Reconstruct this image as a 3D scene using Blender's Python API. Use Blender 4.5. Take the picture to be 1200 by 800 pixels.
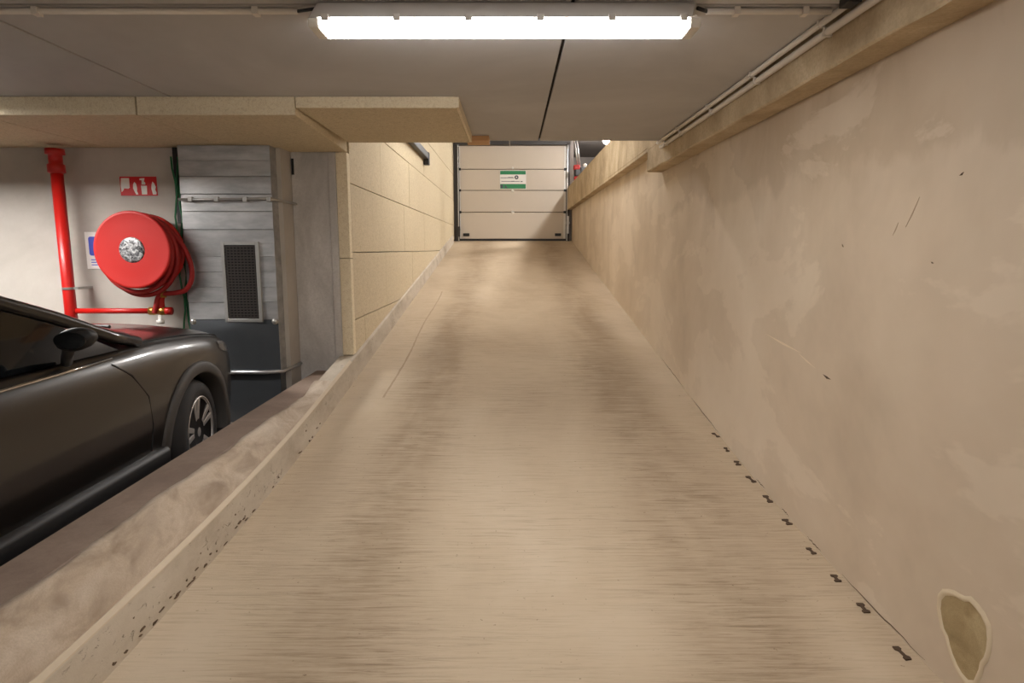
import bpy, bmesh, math, random
from mathutils import Vector, Matrix
random.seed(7)
R = math.radians
for o in list(bpy.data.objects): bpy.data.objects.remove(o)
scene = bpy.context.scene
COL = scene.collection

# ------------------------------------------------------------------ camera, world, exposure
CAM_H = 1.525
cam = bpy.data.cameras.new('camera'); cam.sensor_width = 36.0; cam.lens = 36.0 * 740 / 1200
cam.clip_start = 0.02
camo = bpy.data.objects.new('camera', cam); COL.objects.link(camo)
camo.location = (0, 0, CAM_H); camo.rotation_euler = (R(90 - 8.3), 0, 0)
scene.camera = camo
world = bpy.data.worlds.new('world'); scene.world = world; world.use_nodes = True
world.node_tree.nodes['Background'].inputs[0].default_value = (1.0, 0.93, 0.84, 1)
world.node_tree.nodes['Background'].inputs[1].default_value = 0.03
vs = scene.view_settings
vs.view_transform = 'Standard'; vs.look = 'None'; vs.gamma = 1.0; vs.use_curve_mapping = False
vs.exposure = 0.14
LAMP = 36.0          # main tube
LAMP_FILL = 40.0     # unseen tubes behind the viewer and over the rear bay, added as fill light
LAMP_BAY = 150.0
LAMP_HALL = 640.0
LAMP_UP = 84.0       # tubes in the upper hall
LAMP_COL = (1.0, 0.97, 0.94)

# ------------------------------------------------------------------ materials
def srgb(r, g, b):
    f = lambda c: (c/255/12.92) if c/255 <= 0.04045 else ((c/255+0.055)/1.055)**2.4
    return (f(r), f(g), f(b), 1.0)
class NT:
    def __init__(self, name):
        self.m = bpy.data.materials.new(name); self.m.use_nodes = True
        self.t = self.m.node_tree; self.b = self.t.nodes['Principled BSDF']
        self.tc = self.t.nodes.new('ShaderNodeTexCoord')
    def n(self, kind, **kw):
        x = self.t.nodes.new(kind)
        for k, v in kw.items():
            if k in x.inputs: x.inputs[k].default_value = v
            else: setattr(x, k, v)
        return x
    def link(self, a, b): self.t.links.new(a, b)
    def mapped(self, scale=(1,1,1), rot=(0,0,0)):
        mp = self.n('ShaderNodeMapping'); mp.inputs['Scale'].default_value = scale; mp.inputs['Rotation'].default_value = rot
        self.link(self.tc.outputs['Object'], mp.inputs['Vector']); return mp.outputs[0]
    def noise(self, scale, detail=5, rough=0.55, vec=None, dist=0.0):
        x = self.n('ShaderNodeTexNoise'); x.inputs['Scale'].default_value = scale
        x.inputs['Detail'].default_value = detail; x.inputs['Roughness'].default_value = rough; x.inputs['Distortion'].default_value = dist
        self.link(vec if vec is not None else self.tc.outputs['Object'], x.inputs['Vector']); return x.outputs['Fac']
    def ramp(self, fac, stops, interp='LINEAR'):
        x = self.n('ShaderNodeValToRGB'); x.color_ramp.interpolation = interp
        e = x.color_ramp.elements
        while len(e) < len(stops): e.new(0.5)
        for i, (p, c) in enumerate(stops):
            e[i].position = p; e[i].color = c if len(c) == 4 else (*c, 1)
        self.link(fac, x.inputs[0]); return x.outputs[0]
    def mix(self, fac, a, b, blend='MIX'):
        x = self.n('ShaderNodeMix', data_type='RGBA', blend_type=blend)
        for s, v in ((x.inputs[0], fac), (x.inputs[6], a), (x.inputs[7], b)):
            if hasattr(v, 'is_output'): self.link(v, s)
            else: s.default_value = v
        return x.outputs[2]
    def math(self, op, a, b=0.0):
        x = self.n('ShaderNodeMath', operation=op)
        for s, v in ((x.inputs[0], a), (x.inputs[1], b)):
            if hasattr(v, 'is_output'): self.link(v, s)
            else: s.default_value = v
        return x.outputs[0]
    def bump(self, h, strength=0.3, dist=0.01, normal=None):
        x = self.n('ShaderNodeBump'); x.inputs['Strength'].default_value = strength; x.inputs['Distance'].default_value = dist
        self.link(h, x.inputs['Height'])
        if normal is not None: self.link(normal, x.inputs['Normal'])
        return x.outputs[0]
    def done(self, col=None, rough=0.8, metal=0.0, normal=None, **kw):
        b = self.b
        if col is not None:
            if hasattr(col, 'is_output'): self.link(col, b.inputs['Base Color'])
            else: b.inputs['Base Color'].default_value = col
        if hasattr(rough, 'is_output'): self.link(rough, b.inputs['Roughness'])
        else: b.inputs['Roughness'].default_value = rough
        b.inputs['Metallic'].default_value = metal
        if normal is not None: self.link(normal, b.inputs['Normal'])
        for k, v in kw.items(): b.inputs[k].default_value = v
        return self.m
G0, G1 = (0,0,0,1), (1,1,1,1)

def concrete(name, c_dark, c_mid, c_light, scale=1.2, bump=0.25, rough=0.85, vec_scale=(1,1,1), speck=0.25):
    t = NT(name); v = t.mapped(vec_scale)
    big = t.noise(scale, 4, 0.6, v, 0.6)
    col = t.ramp(big, [(0.28, c_dark), (0.5, c_mid), (0.72, c_light)])
    fine = t.noise(scale*22, 6, 0.7)
    col = t.mix(t.math('MULTIPLY', t.ramp(fine, [(0.35, G1), (0.6, G0)]), speck), col, c_dark)
    h = t.noise(scale*60, 5, 0.7)
    return t.done(col, rough, 0, t.bump(h, bump, 0.004))

def plain(name, col, rough=0.5, metal=0.0, var=0.12, scale=30, bump=0.0, **kw):
    t = NT(name)
    dark = tuple(c*(1-var) for c in col[:3]) + (1,)
    n = t.noise(scale, 4)
    c = t.mix(n, col, dark)
    nm = t.bump(t.noise(scale*4, 3), bump, 0.003) if bump else None
    return t.done(c, rough, metal, nm, **kw)

M = {}
# ramp slab: brushed cross ridges, darker tyre tracks
def ramp_material():
    t = NT('ramp_concrete')
    base = t.ramp(t.noise(0.9, 5, 0.6, t.mapped((1, 0.45, 1)), 0.4),
                  [(0.3, srgb(186,167,143)), (0.5, srgb(200,182,157)), (0.72, srgb(211,195,172))])
    sep = t.n('ShaderNodeSeparateXYZ'); t.link(t.tc.outputs['Object'], sep.inputs[0])
    wob = t.math('MULTIPLY', t.math('SUBTRACT', t.noise(0.5, 2), 0.5), 0.3)
    ax = t.math('ABSOLUTE', t.math('ADD', t.math('SUBTRACT', sep.outputs[0], 0.10), wob))
    band = t.n('ShaderNodeMapRange', interpolation_type='SMOOTHERSTEP'); band.inputs[1].default_value = 0.50; band.inputs[2].default_value = 0.0
    t.link(t.math('ABSOLUTE', t.math('SUBTRACT', ax, 0.82)), band.inputs[0])
    patch = t.ramp(t.noise(0.8, 4, 0.6, t.mapped((1.3, 0.5, 1)), 0.5), [(0.30, (0.15,)*3), (0.64, G1)])
    tr = t.math('MULTIPLY', t.math('MULTIPLY', band.outputs[0], patch), 0.55)
    col = t.mix(tr, base, srgb(136,112,86))
    rv = t.mapped((1.8, 40, 1))
    rid = t.noise(1.7, 6, 0.78, rv, 0.6)
    m0 = t.ramp(t.noise(0.9, 4, 0.65, None, 0.4), [(0.36, G0), (0.64, G1)])
    mask = t.math('MINIMUM', t.math('ADD', t.math('ADD', t.math('MULTIPLY', m0, 0.45), t.math('MULTIPLY', band.outputs[0], 0.5)), 0.08), 1.0)
    rd = t.math('MULTIPLY', t.ramp(rid, [(0.36, G1), (0.50, G0)]), mask)
    col = t.mix(t.math('MULTIPLY', rd, 0.72), col, srgb(116,95,74))
    lt = t.math('MULTIPLY', t.ramp(rid, [(0.52, G0), (0.66, G1)]), mask)
    col = t.mix(t.math('MULTIPLY', lt, 0.35), col, srgb(224,208,186))
    sp = t.noise(42, 3, 0.6)
    col = t.mix(t.math('MULTIPLY', t.ramp(sp, [(0.25, G1), (0.31, G0)]), 0.7), col, srgb(110,90,70))
    hgt = t.math('MULTIPLY', rid, mask)
    n1 = t.bump(hgt, 0.6, 0.010)
    n2 = t.bump(t.noise(90, 4, 0.7), 0.25, 0.003, n1)
    return t.done(col, 0.85, 0, n2, **{'Specular IOR Level': 0.15})
M['ramp'] = ramp_material()
def wall_material():
    t = NT('trowelled_plaster')
    a = t.noise(1.0, 5, 0.6, t.mapped((1, 0.8, 0.8), (0.5, 0, 0)), 0.3)
    col = t.ramp(a, [(0.25, srgb(184,166,144)), (0.42, srgb(200,182,159)), (0.55, srgb(207,190,168)), (0.72, srgb(217,202,182))])
    st = t.noise(1.6, 4, 0.6, t.mapped((1, 1.6, 0.7)), 0.3)
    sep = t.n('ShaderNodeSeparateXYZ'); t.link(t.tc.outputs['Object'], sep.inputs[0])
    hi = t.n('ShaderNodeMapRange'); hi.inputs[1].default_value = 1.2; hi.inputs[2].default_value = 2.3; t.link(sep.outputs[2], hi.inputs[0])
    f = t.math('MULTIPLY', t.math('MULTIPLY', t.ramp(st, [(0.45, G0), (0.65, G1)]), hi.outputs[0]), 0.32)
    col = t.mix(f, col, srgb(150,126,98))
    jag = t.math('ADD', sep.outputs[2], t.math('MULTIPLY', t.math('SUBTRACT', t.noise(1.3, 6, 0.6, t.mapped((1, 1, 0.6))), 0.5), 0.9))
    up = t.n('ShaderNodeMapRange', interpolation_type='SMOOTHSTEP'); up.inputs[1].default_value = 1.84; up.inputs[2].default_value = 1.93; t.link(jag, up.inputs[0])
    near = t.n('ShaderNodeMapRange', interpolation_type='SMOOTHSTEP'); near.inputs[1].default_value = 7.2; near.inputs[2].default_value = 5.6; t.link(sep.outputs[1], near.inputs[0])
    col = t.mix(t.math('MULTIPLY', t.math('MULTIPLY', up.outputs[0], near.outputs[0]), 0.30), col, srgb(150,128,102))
    w = t.noise(1.1, 6, 0.6, t.mapped((1, 0.7, 1.3), (0.35, 0, 0)), 0.4)
    col = t.mix(t.math('MULTIPLY', t.ramp(w, [(0.50, G0), (0.525, G1), (0.75, G1)]), 0.30), col, srgb(226,210,188))
    n = t.bump(t.noise(2.5, 3, 0.5, None, 0.3), 0.18, 0.02)
    n = t.bump(t.noise(110, 4), 0.12, 0.002, n)
    return t.done(col, 0.62, 0, n)
M['plaster'] = wall_material()
M['beam'] = concrete('beam_concrete', srgb(158,138,110), srgb(194,174,142), srgb(218,202,172), 2.6, 0.4, 0.85, (1, 0.9, 0.8), 0.45)
M['ceil'] = concrete('ceiling_concrete', srgb(172,169,167), srgb(184,181,179), srgb(195,192,190), 0.9, 0.1, 0.8, (1,1,1), 0.08)
M['joint'] = plain('joint_shadow_filler', srgb(40,34,30), 0.9)
def kerb_material():
    t = NT('kerb_concrete')
    col = t.ramp(t.noise(3.5, 6, 0.65, t.mapped((1, 0.5, 1))), [(0.3, srgb(168,154,136)), (0.5, srgb(192,180,162)), (0.7, srgb(205,194,178))])
    pm_ = t.ramp(t.noise(2.2, 3, 0.6), [(0.45, G0), (0.6, G1)])
    pit = t.math('MULTIPLY', t.ramp(t.noise(26, 5, 0.7, t.mapped((1, 0.6, 1)), 0.6), [(0.32, G1), (0.40, G0)]), pm_)
    col = t.mix(t.math('MULTIPLY', pit, 0.85), col, srgb(84,70,56))
    return t.done(col, 0.85, 0, t.bump(pit, 0.6, -0.01, t.bump(t.noise(70, 5, 0.7), 0.35, 0.004)))
M['kerb'] = kerb_material()
M['mortar'] = concrete('mortar_haunch', srgb(152,134,116), srgb(190,173,153), srgb(214,200,182), 7.0, 0.3, 0.9, (1,0.5,1), 0.3)
M['ledge'] = concrete('ledge_concrete', srgb(120,102,90), srgb(146,126,112), srgb(162,142,127), 1.8, 0.3, 0.85, (1,1,1), 0.25)
M['garage_floor'] = concrete('garage_floor_concrete', srgb(96,88,80), srgb(116,106,96), srgb(130,120,110), 0.8, 0.2, 0.6)
M['grey_wall'] = concrete('grey_concrete_wall', srgb(166,159,150), srgb(186,179,170), srgb(200,194,186), 0.9, 0.2, 0.8, (1,1,1), 0.12)
M['column'] = concrete('column_concrete', srgb(160,156,152), srgb(196,192,188), srgb(224,220,216), 2.6, 0.3, 0.8, (1,1,0.45), 0.3)
M['dark_wall'] = concrete('dark_painted_wall', srgb(112,104,98), srgb(124,116,110), srgb(134,126,119), 0.8, 0.1, 0.8)
def woodwool(name, a, b, c):
    t = NT(name)
    n1 = t.noise(46, 6, 0.75, t.mapped((1, 0.6, 1)), 1.5)
    col = t.ramp(n1, [(0.3, a), (0.5, b), (0.7, c)])
    n2 = t.noise(0.8, 3)
    col = t.mix(t.math('MULTIPLY', n2, 0.35), col, a)
    return t.done(col, 0.92, 0, t.bump(n1, 0.55, 0.006))
M['wool'] = woodwool('wood_wool_board', srgb(180,162,130), srgb(216,200,168), srgb(230,216,188))
M['wool_edge'] = woodwool('wood_wool_cut_edge', srgb(206,188,156), srgb(240,226,196), srgb(248,238,214))
M['timber'] = plain('raw_timber', srgb(206,160,112), 0.7, 0, 0.2, 12)
def galv():
    t = NT('galvanised_sheet')
    n = t.noise(5, 4, 0.6, t.mapped((0.6, 1, 2.2)))
    col = t.ramp(n, [(0.3, srgb(158,158,158)), (0.7, srgb(200,199,198))])
    r = t.ramp(t.noise(7, 4, 0.6, t.mapped((0.5, 1, 2))), [(0.3, (0.30,)*3), (0.7, (0.46,)*3)])
    return t.done(col, r, 0.75, t.bump(t.noise(3.0, 2, 0.5), 0.25, 0.02))
M['galv'] = galv()
M['galv_dark'] = plain('dark_coated_sheet', srgb(104,108,112), 0.32, 0.7, 0.2, 6)
M['steel'] = plain('bright_steel', srgb(190,188,184), 0.35, 0.8)
M['mesh'] = plain('dark_vent_mesh', srgb(58,52,48), 0.6, 0.3)
M['void'] = plain('black_void', srgb(16,14,13), 0.9)
M['red'] = plain('red_enamel', srgb(190,26,20), 0.34, 0, 0.08, 8)
M['red_disc'] = plain('red_reel_disc', srgb(192,30,22), 0.5, 0, 0.06, 6)
M['hose'] = plain('red_rubber_hose', srgb(168,30,26), 0.6, 0, 0.15, 40)
M['brass'] = plain('brass_fitting', srgb(190,140,70), 0.35, 0.9)
M['foil'] = None
def foil():
    t = NT('mottled_silver_hub')
    n = t.noise(26, 4, 0.7, None, 1.5)
    col = t.ramp(n, [(0.38, srgb(52,52,54)), (0.5, srgb(140,140,142)), (0.6, srgb(214,214,214))])
    return t.done(col, 0.35, 0.4, t.bump(n, 0.6, 0.01))
M['foil'] = foil()
M['sign_red'] = plain('sign_red', srgb(206,28,34), 0.5, 0, 0.04)
M['sign_white'] = plain('sign_white', srgb(236,232,226), 0.5, 0, 0.04)
M['sign_green'] = plain('sign_green', srgb(30,128,78), 0.5, 0, 0.04)
M['sign_blue'] = plain('sign_blue', srgb(74,88,190), 0.5, 0, 0.04)
M['sign_grey'] = plain('sign_dark_grey', srgb(70,72,84), 0.5, 0, 0.04)
M['cable_green'] = plain('green_cable', srgb(28,112,66), 0.5, 0, 0.3, 14)
M['plastic_white'] = plain('white_plastic', srgb(226,222,214), 0.45, 0, 0.05)
M['plastic_grey'] = plain('pale_grey_pvc', srgb(222,214,204), 0.5, 0, 0.08)
M['lamp_body'] = plain('lamp_body_grey', srgb(196,192,188), 0.5, 0, 0.05)
M['black'] = plain('black_plastic', srgb(28,26,26), 0.5, 0, 0.1)
M['door'] = plain('cream_door_sheet', srgb(206,194,178), 0.5, 0, 0.06, 3)
M['door_seam'] = plain('door_seam_shadow', srgb(110,98,86), 0.7)
M['post'] = plain('dark_door_post', srgb(62,58,56), 0.5, 0.2)
M['paint'] = plain('dark_brown_car_paint', srgb(30,26,24), 0.32, 0.25, 0.1, 3, **{'Coat Weight': 0.7, 'Coat Roughness': 0.08})
M['cladding'] = plain('grey_black_cladding', srgb(66,62,59), 0.62, 0, 0.12, 40)
M['glass'] = plain('tinted_car_glass', srgb(16,18,20), 0.05, 0, 0.1, 3, **{'Coat Weight': 0.5})
M['tyre'] = plain('tyre_rubber', srgb(40,37,36), 0.8, 0, 0.2, 60, 0.2)
M['alloy'] = plain('alloy_rim', srgb(214,208,204), 0.38, 0.7, 0.1)
M['alloy_dark'] = plain('dark_rim_pocket', srgb(34,31,30), 0.5, 0.4)
M['chrome'] = plain('chrome_trim', srgb(214,214,216), 0.12, 1.0, 0.03)
M['lens'] = plain('lamp_lens', srgb(120,118,116), 0.1, 0.3)
M['chip'] = concrete('broken_plaster', srgb(136,116,80), srgb(172,150,110), srgb(196,176,136), 6, 0.8, 0.95)
M['chip_rim'] = plain('pale_plaster_edge', srgb(218,200,170), 0.8, 0, 0.15, 20)
M['stain'] = plain('dark_pocket', srgb(84,66,50), 0.9)
M['crack'] = plain('brown_crack', srgb(104,84,66), 0.9)
M['scratch'] = plain('pale_scratch', srgb(226,208,182), 0.8)
def emit(name, strength):
    t = NT(name)
    return t.done(srgb(250,248,244), 0.4, 0, None, **{'Emission Color': (*LAMP_COL, 1), 'Emission Strength': strength})
M['tube'] = emit('lit_diffuser', LAMP); M['tube_fill'] = emit('lit_diffuser_fill', LAMP_FILL); M['tube_up'] = emit('lit_diffuser_upper', LAMP_UP)
M['tube_bay'] = emit('lit_diffuser_bay', LAMP_BAY)
M['tube_hall'] = emit('lit_diffuser_hall', LAMP_HALL)
M['lamp_small'] = emit('small_signal_lamp', 3.0)

# ------------------------------------------------------------------ mesh helpers (world coordinates)
def box(bm, x0, x1, y0, y1, z0, z1):
    vs_ = [bm.verts.new(p) for p in ((x0,y0,z0),(x1,y0,z0),(x1,y1,z0),(x0,y1,z0),(x0,y0,z1),(x1,y0,z1),(x1,y1,z1),(x0,y1,z1))]
    for f in ((0,3,2,1),(4,5,6,7),(0,1,5,4),(1,2,6,5),(2,3,7,6),(3,0,4,7)): bm.faces.new([vs_[i] for i in f])
    return vs_
def prism(bm, pts, vec):
    a = [bm.verts.new(p) for p in pts]; b = [bm.verts.new(Vector(p) + Vector(vec)) for p in pts]
    n = len(pts); bm.faces.new(a[::-1]); bm.faces.new(b)
    for i in range(n): bm.faces.new((a[i], a[(i+1) % n], b[(i+1) % n], b[i]))
def tube(bm, pts, r, n=10, closed=False, rs=None):
    pts = [Vector(p) for p in pts]; k = len(pts); rings = []; up = None
    for i, p in enumerate(pts):
        if closed: t = pts[(i+1) % k] - pts[i-1]
        else: t = pts[min(i+1, k-1)] - pts[max(i-1, 0)]
        t.normalize()
        if up is None: up = t.orthogonal().normalized()
        up = (up - t*up.dot(t)).normalized(); s = t.cross(up)
        rr = rs[i] if rs else r
        rings.append([bm.verts.new(p + (up*math.cos(2*math.pi*j/n) + s*math.sin(2*math.pi*j/n))*rr) for j in range(n)])
    for i in range(k if closed else k-1):
        a, b = rings[i], rings[(i+1) % k]
        for j in range(n): bm.faces.new((a[j], a[(j+1) % n], b[(j+1) % n], b[j]))
    if not closed: bm.faces.new(rings[0][::-1]); bm.faces.new(rings[-1])
def lathe(bm, prof, origin, axis, n=40, cap=True):
    axis = Vector(axis).normalized(); u = axis.orthogonal().normalized(); w = axis.cross(u); o = Vector(origin)
    rings = [[bm.verts.new(o + axis*h + (u*math.cos(2*math.pi*j/n) + w*math.sin(2*math.pi*j/n))*max(r, 1e-4)) for j in range(n)] for r, h in prof]
    for a, b in zip(rings, rings[1:]):
        for j in range(n): bm.faces.new((a[j], a[(j+1) % n], b[(j+1) % n], b[j]))
    if cap: bm.faces.new(rings[0][::-1]); bm.faces.new(rings[-1])
def grid(bm, rows):
    vv = [[bm.verts.new(p) for p in r] for r in rows]
    for a, b in zip(vv, vv[1:]):
        for j in range(len(a)-1): bm.faces.new((a[j], a[j+1], b[j+1], b[j]))
    return vv
def obj(name, bm, m, parent=None, bevel=0.0, smooth=False, seg=2):
    bmesh.ops.recalc_face_normals(bm, faces=bm.faces)
    if parent is not None:
        off = Vector(parent.location) + (Vector(parent.parent.location) if parent.parent else Vector())
        bmesh.ops.translate(bm, vec=-off, verts=bm.verts)
    me = bpy.data.meshes.new(name); bm.to_mesh(me); bm.free()
    me.materials.append(M[m] if isinstance(m, str) else m)
    if smooth:
        for p in me.polygons: p.use_smooth = True
    o = bpy.data.objects.new(name, me); COL.objects.link(o)
    if parent is not None: o.parent = parent
    if bevel:
        b = o.modifiers.new('bevel', 'BEVEL'); b.width = bevel; b.segments = seg; b.limit_method = 'ANGLE'; b.angle_limit = R(35)
    return o
def B(): return bmesh.new()
def boxo(name, m, parent, *a, bevel=0.0):
    bm = B(); box(bm, *a); return obj(name, bm, m, parent, bevel)
def struct(o, label, cat='structure'):
    o['kind'] = 'structure'; o['label'] = label; o['category'] = cat; return o
def tag(o, label, cat, group=None):
    o['label'] = label; o['category'] = cat
    if group: o['group'] = group
    return o
def thing(name, label, cat, loc, group=None):
    o = bpy.data.objects.new(name, None); COL.objects.link(o); o.location = loc; o.empty_display_size = 0.1
    return tag(o, label, cat, group)

# ------------------------------------------------------------------ setting: floor, ramp
XL, XR = -1.465, 1.535
DOOR_Y = 16.5
def zr(y):
    if y < 1.8: return 0.0
    if y < 4.8: return 0.022*(y-1.8)**2
    return 0.198 + 0.132*(y-4.8)
ys = [-6 + 0.5*i for i in range(15)] + [1.25, 1.5] + [1.8 + 0.15*i for i in range(21)] + [5.3 + 0.5*i for i in range(24)]
ys = sorted(set(round(y, 3) for y in ys))
bm = B()
grid(bm, [[(x, y, zr(y)) for x in (-1.59, -0.8, 0, 0.8, 1.545)] for y in ys])
grid(bm, [[(x, y, zr(y)-0.25) for x in (-1.59, 1.545)] for y in ys])
ramp = struct(obj('floor_ramp', bm, 'ramp', None, 0, True), 'ribbed beige concrete ramp rising to the garage door', 'ramp')
bm = B(); box(bm, -9, -1.59, -6, 5.85, -0.25, 0)
struct(obj('floor', bm, 'garage_floor'), 'grey concrete parking floor under the dark car', 'floor')
# rebar pockets beside the right wall
def dogbone():
    bm = B()
    prof = [(-.040,-.016),(-.024,-.018),(-.014,-.007),(.014,-.006),(.024,-.017),(.042,-.014),(.040,.015),(.026,.018),(.014,.007),(-.014,.007),(-.024,.017),(-.038,.014)]
    prism(bm, [(b, a, 0) for a, b in prof], (0, 0, 0.005)); return bm
slot0 = None
for i, (yy, xx) in enumerate([(2.204,1.483),(2.498,1.497),(2.729,1.497),(2.973,1.497),(3.274,1.505),(3.548,1.508),(3.811,1.506),(4.051,1.504),(4.27,1.504),(4.523,1.508)]):
    if slot0 is None:
        slot0 = obj('rebar_pocket', dogbone(), 'stain', ramp); o = slot0
    else:
        o = slot0.copy(); COL.objects.link(o); o.parent = ramp
    o.location = (xx, yy, zr(yy) + 0.0005); o.rotation_euler = (math.atan(0.044*max(0, yy-1.8)), 0, R(random.uniform(-4, 22)))
    o.scale = (random.uniform(.75, 1.15), random.uniform(.7, 1.1), 1)

# faint trail along the left tyre track
bm = B(); rows = []
for i in range(61):
    y = 5.3 + 4.6*i/60; w = .007 + .004*random.random(); x = -1.095 + .012*math.sin(y*2.2) + random.uniform(-.003, .003)
    rows.append([(x-w, y, zr(y)+.0012), (x+w, y, zr(y)+.0012)])
M['trail'] = plain('faint_brown_trail', srgb(182,160,135), 0.9, 0, 0.2, 20)
grid(bm, rows); obj('drip_trail', bm, 'trail', ramp)

# ------------------------------------------------------------------ kerb, haunch, ledge
bm = B()
rows = []
kys = [y for y in [-2 + 0.5*i for i in range(7)] + [1.8 + 0.15*i for i in range(27)] + [6 + 0.5*i for i in range(22)] if y <= DOOR_Y-0.02]
for y in kys:
    z = zr(y); h = 0.20
    j = random.uniform(-.002, .002)
    rows.append([(XL+0.012, y, z-0.05), (XL+0.006+j, y, z+0.05), (XL-0.004+j, y, z+h-0.022), (XL-0.006, y, z+h-0.013), (XL-0.021, y, z+h), (XL-0.1465, y, z+h+0.002), (XL-0.1465, y, z-0.05)])
grid(bm, rows)
kerb = struct(obj('kerb', bm, 'kerb'), 'long pale chipped concrete kerb along the left of the ramp', 'kerb')
# pale arris strip on the kerb's front edge
bm = B()
grid(bm, [[(XL-0.003, y, zr(y)+0.183), (XL-0.0045, y, zr(y)+0.1885), (XL-0.0205, y, zr(y)+0.2025), (XL-0.026, y, zr(y)+0.2025)] for y in kys if y < 5.8])
o = obj('kerb_arris', bm, M['kerb'], kerb)
pm = plain('pale_arris', srgb(214,198,174), 0.8, 0, 0.12, 25); o.data.materials[0] = pm
# dark scuffs along the kerb foot
for k in range(46):
    y = random.choice((1.75, 2.0, 2.3, 2.5, 2.9, 3.4, 4.0, 4.6)) + random.uniform(-.25, .3); L_ = random.uniform(.006, .026); h_ = random.uniform(.002, .007)
    z = zr(y) + random.choice((0.004, 0.006, 0.01, 0.03, 0.09)) + random.uniform(0, .02)
    bm = B(); pts_ = []
    for i in range(7):
        a_ = 2*math.pi*i/7; rr = random.uniform(.55, 1.2)
        yy = y + L_*rr*math.cos(a_); zz_ = z + h_*rr*math.sin(a_) + L_*rr*math.cos(a_)*.05
        dz_ = zz_ - zr(yy); pts_.append((XL + .0095 - .13*max(0, dz_-.02)*.95 + .003, yy, zz_))
    prism(bm, pts_, (-.012, 0, 0)); obj('scuff', bm, 'crack', kerb)
LZ = 0.395; LXO = -1.85
bm = B(); rows = []
ny = 90
for i in range(ny+1):
    y = -2 + (5.85+2)*i/ny
    rows.append([(LXO, y, -0.02), (LXO, y, LZ-0.008), (LXO+0.008, y, LZ), (-1.70, y, LZ), (-1.632, y, LZ), (-1.612, y, LZ-0.02), (-1.612, y, -0.02)])
grid(bm, rows)
led = obj('low_wall', bm, 'ledge')
struct(led, 'low flat-topped brown concrete wall between the ramp kerb and the parking bay', 'low wall')
# rough mortar haunch between kerb top and ledge
bm = B(); rows = []
for i in range(161):
    y = -1.5 + 6.65*i/160
    zk = zr(y)+0.2
    xin = -1.628 - 0.010*math.sin(y*5.1) - 0.006*math.sin(y*13.7+1) - random.uniform(0, 0.005)
    e = max(LZ+0.006, zk+0.004) if zk < LZ else zk+0.003
    row = []
    for k in range(9):
        t = k/8
        x = (XL-0.024) + (xin-(XL-0.024))*t
        zz = zk + (e-zk)*(t**0.75) + (random.uniform(-.007, .007) if 0 < k < 8 and y < 4.4 else 0)
        if 2 <= k <= 6 and y < 4: zz += 0.010*math.sin(y*9+k)*math.sin(y*3.3)
        if k in (4, 5) and .9 < y < 3.3: zz -= 0.016*max(0, math.sin(y*3.1+.4))*random.uniform(.3, 1)
        if x < -1.588 and y < 4.75: zz = max(zz, LZ+0.003)
        if k == 8: zz = max(LZ+0.003, zk)
        row.append((x, y, zz))
    row.append((xin-0.006, y, LZ-0.01))
    rows.append(row)
grid(bm, rows)
obj('mortar_haunch', bm, 'mortar', kerb, 0, True)

# ------------------------------------------------------------------ right wall, beam, parapet
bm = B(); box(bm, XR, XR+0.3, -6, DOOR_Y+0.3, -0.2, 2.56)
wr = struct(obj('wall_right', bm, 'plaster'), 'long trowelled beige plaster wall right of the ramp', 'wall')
bm = B(); n = 60
rows = []
for i in range(n+1):
    y = -6 + 12.65*i/n
    j = [random.uniform(-.004, .004) for _ in range(4)]
    rows.append([(XR-0.001, y, 2.305), (1.395+j[0], y, 2.305+j[1]), (1.385+j[2], y, 2.315+j[3]), (1.385+j[2]*.5, y, 2.52), (XR-0.001, y, 2.52)])
vv = grid(bm, rows)
bm.faces.new(vv[-1]); bm.faces.new(vv[0][::-1])
obj('edge_beam', bm, 'beam', wr)['label'] = 'raw stained concrete beam along the top of the wall'
boxo('beam_cap', 'beam', wr, 1.385, XR+0.3, 5.98, 6.65, 2.522, 3.07, bevel=0.006)
bm = B(); box(bm, 1.41, XR+0.28, 6.652, DOOR_Y-0.05, 2.562, 3.075); box(bm, 1.41, XR-0.001, 6.652, DOOR_Y-0.05, 2.525, 2.5615)
obj('parapet_band', bm, 'beam', wr, 0.006)['label'] = 'projecting concrete parapet band near the door'
# broken plaster patch low on the wall
cy, cz = 1.98, 0.235
pts = []
for k in range(26):
    a = 2*math.pi*k/26; rr = 1 + 0.14*math.sin(3*a+1) + random.uniform(-.05, .05)
    pts.append((cy + 0.115*rr*math.cos(a), cz + 0.135*rr*math.sin(a) + 0.02*math.cos(a)))
bm = B(); rows = []
for s, x in ((1.10, XR-0.0005), (1.05, XR-0.006), (0.97, XR-0.007), (0.92, XR-0.001)):
    rows.append([(x, cy+(p[0]-cy)*s, cz+(p[1]-cz)*s) for p in pts + pts[:1]])
grid(bm, rows); obj('chip_rim', bm, 'chip_rim', wr, 0, True)
bm = B(); prism(bm, [(XR-0.0015, cy+(p[0]-cy)*.94, cz+(p[1]-cz)*.94) for p in pts], (0.001, 0, 0))
obj('plaster_chip', bm, 'chip', wr)['label'] = 'patch where the plaster has broken away'
def streak(name, m, a, b, w):
    bm = B(); a = Vector(a); b = Vector(b); d = (b-a); s = Vector((0, -d.z, d.y)).normalized()*w
    mid = (a+b)/2 + s*0.5
    prism(bm, [a, mid-s, b, mid+s], (-0.0015, 0, 0)); return obj(name, bm, m, wr)
streak('scratch', 'scratch', (XR, 3.78, 1.02), (XR, 3.30, 0.98), 0.006)
streak('scratch', 'scratch', (XR, 3.34, 0.975), (XR, 3.14, 0.93), 0.004)
streak('gouge', 'stain', (XR, 3.06, 0.915), (XR, 2.98, 0.905), 0.006)
streak('gouge', 'stain', (XR, 2.225, 1.775), (XR, 2.205, 1.785), 0.004)
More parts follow.
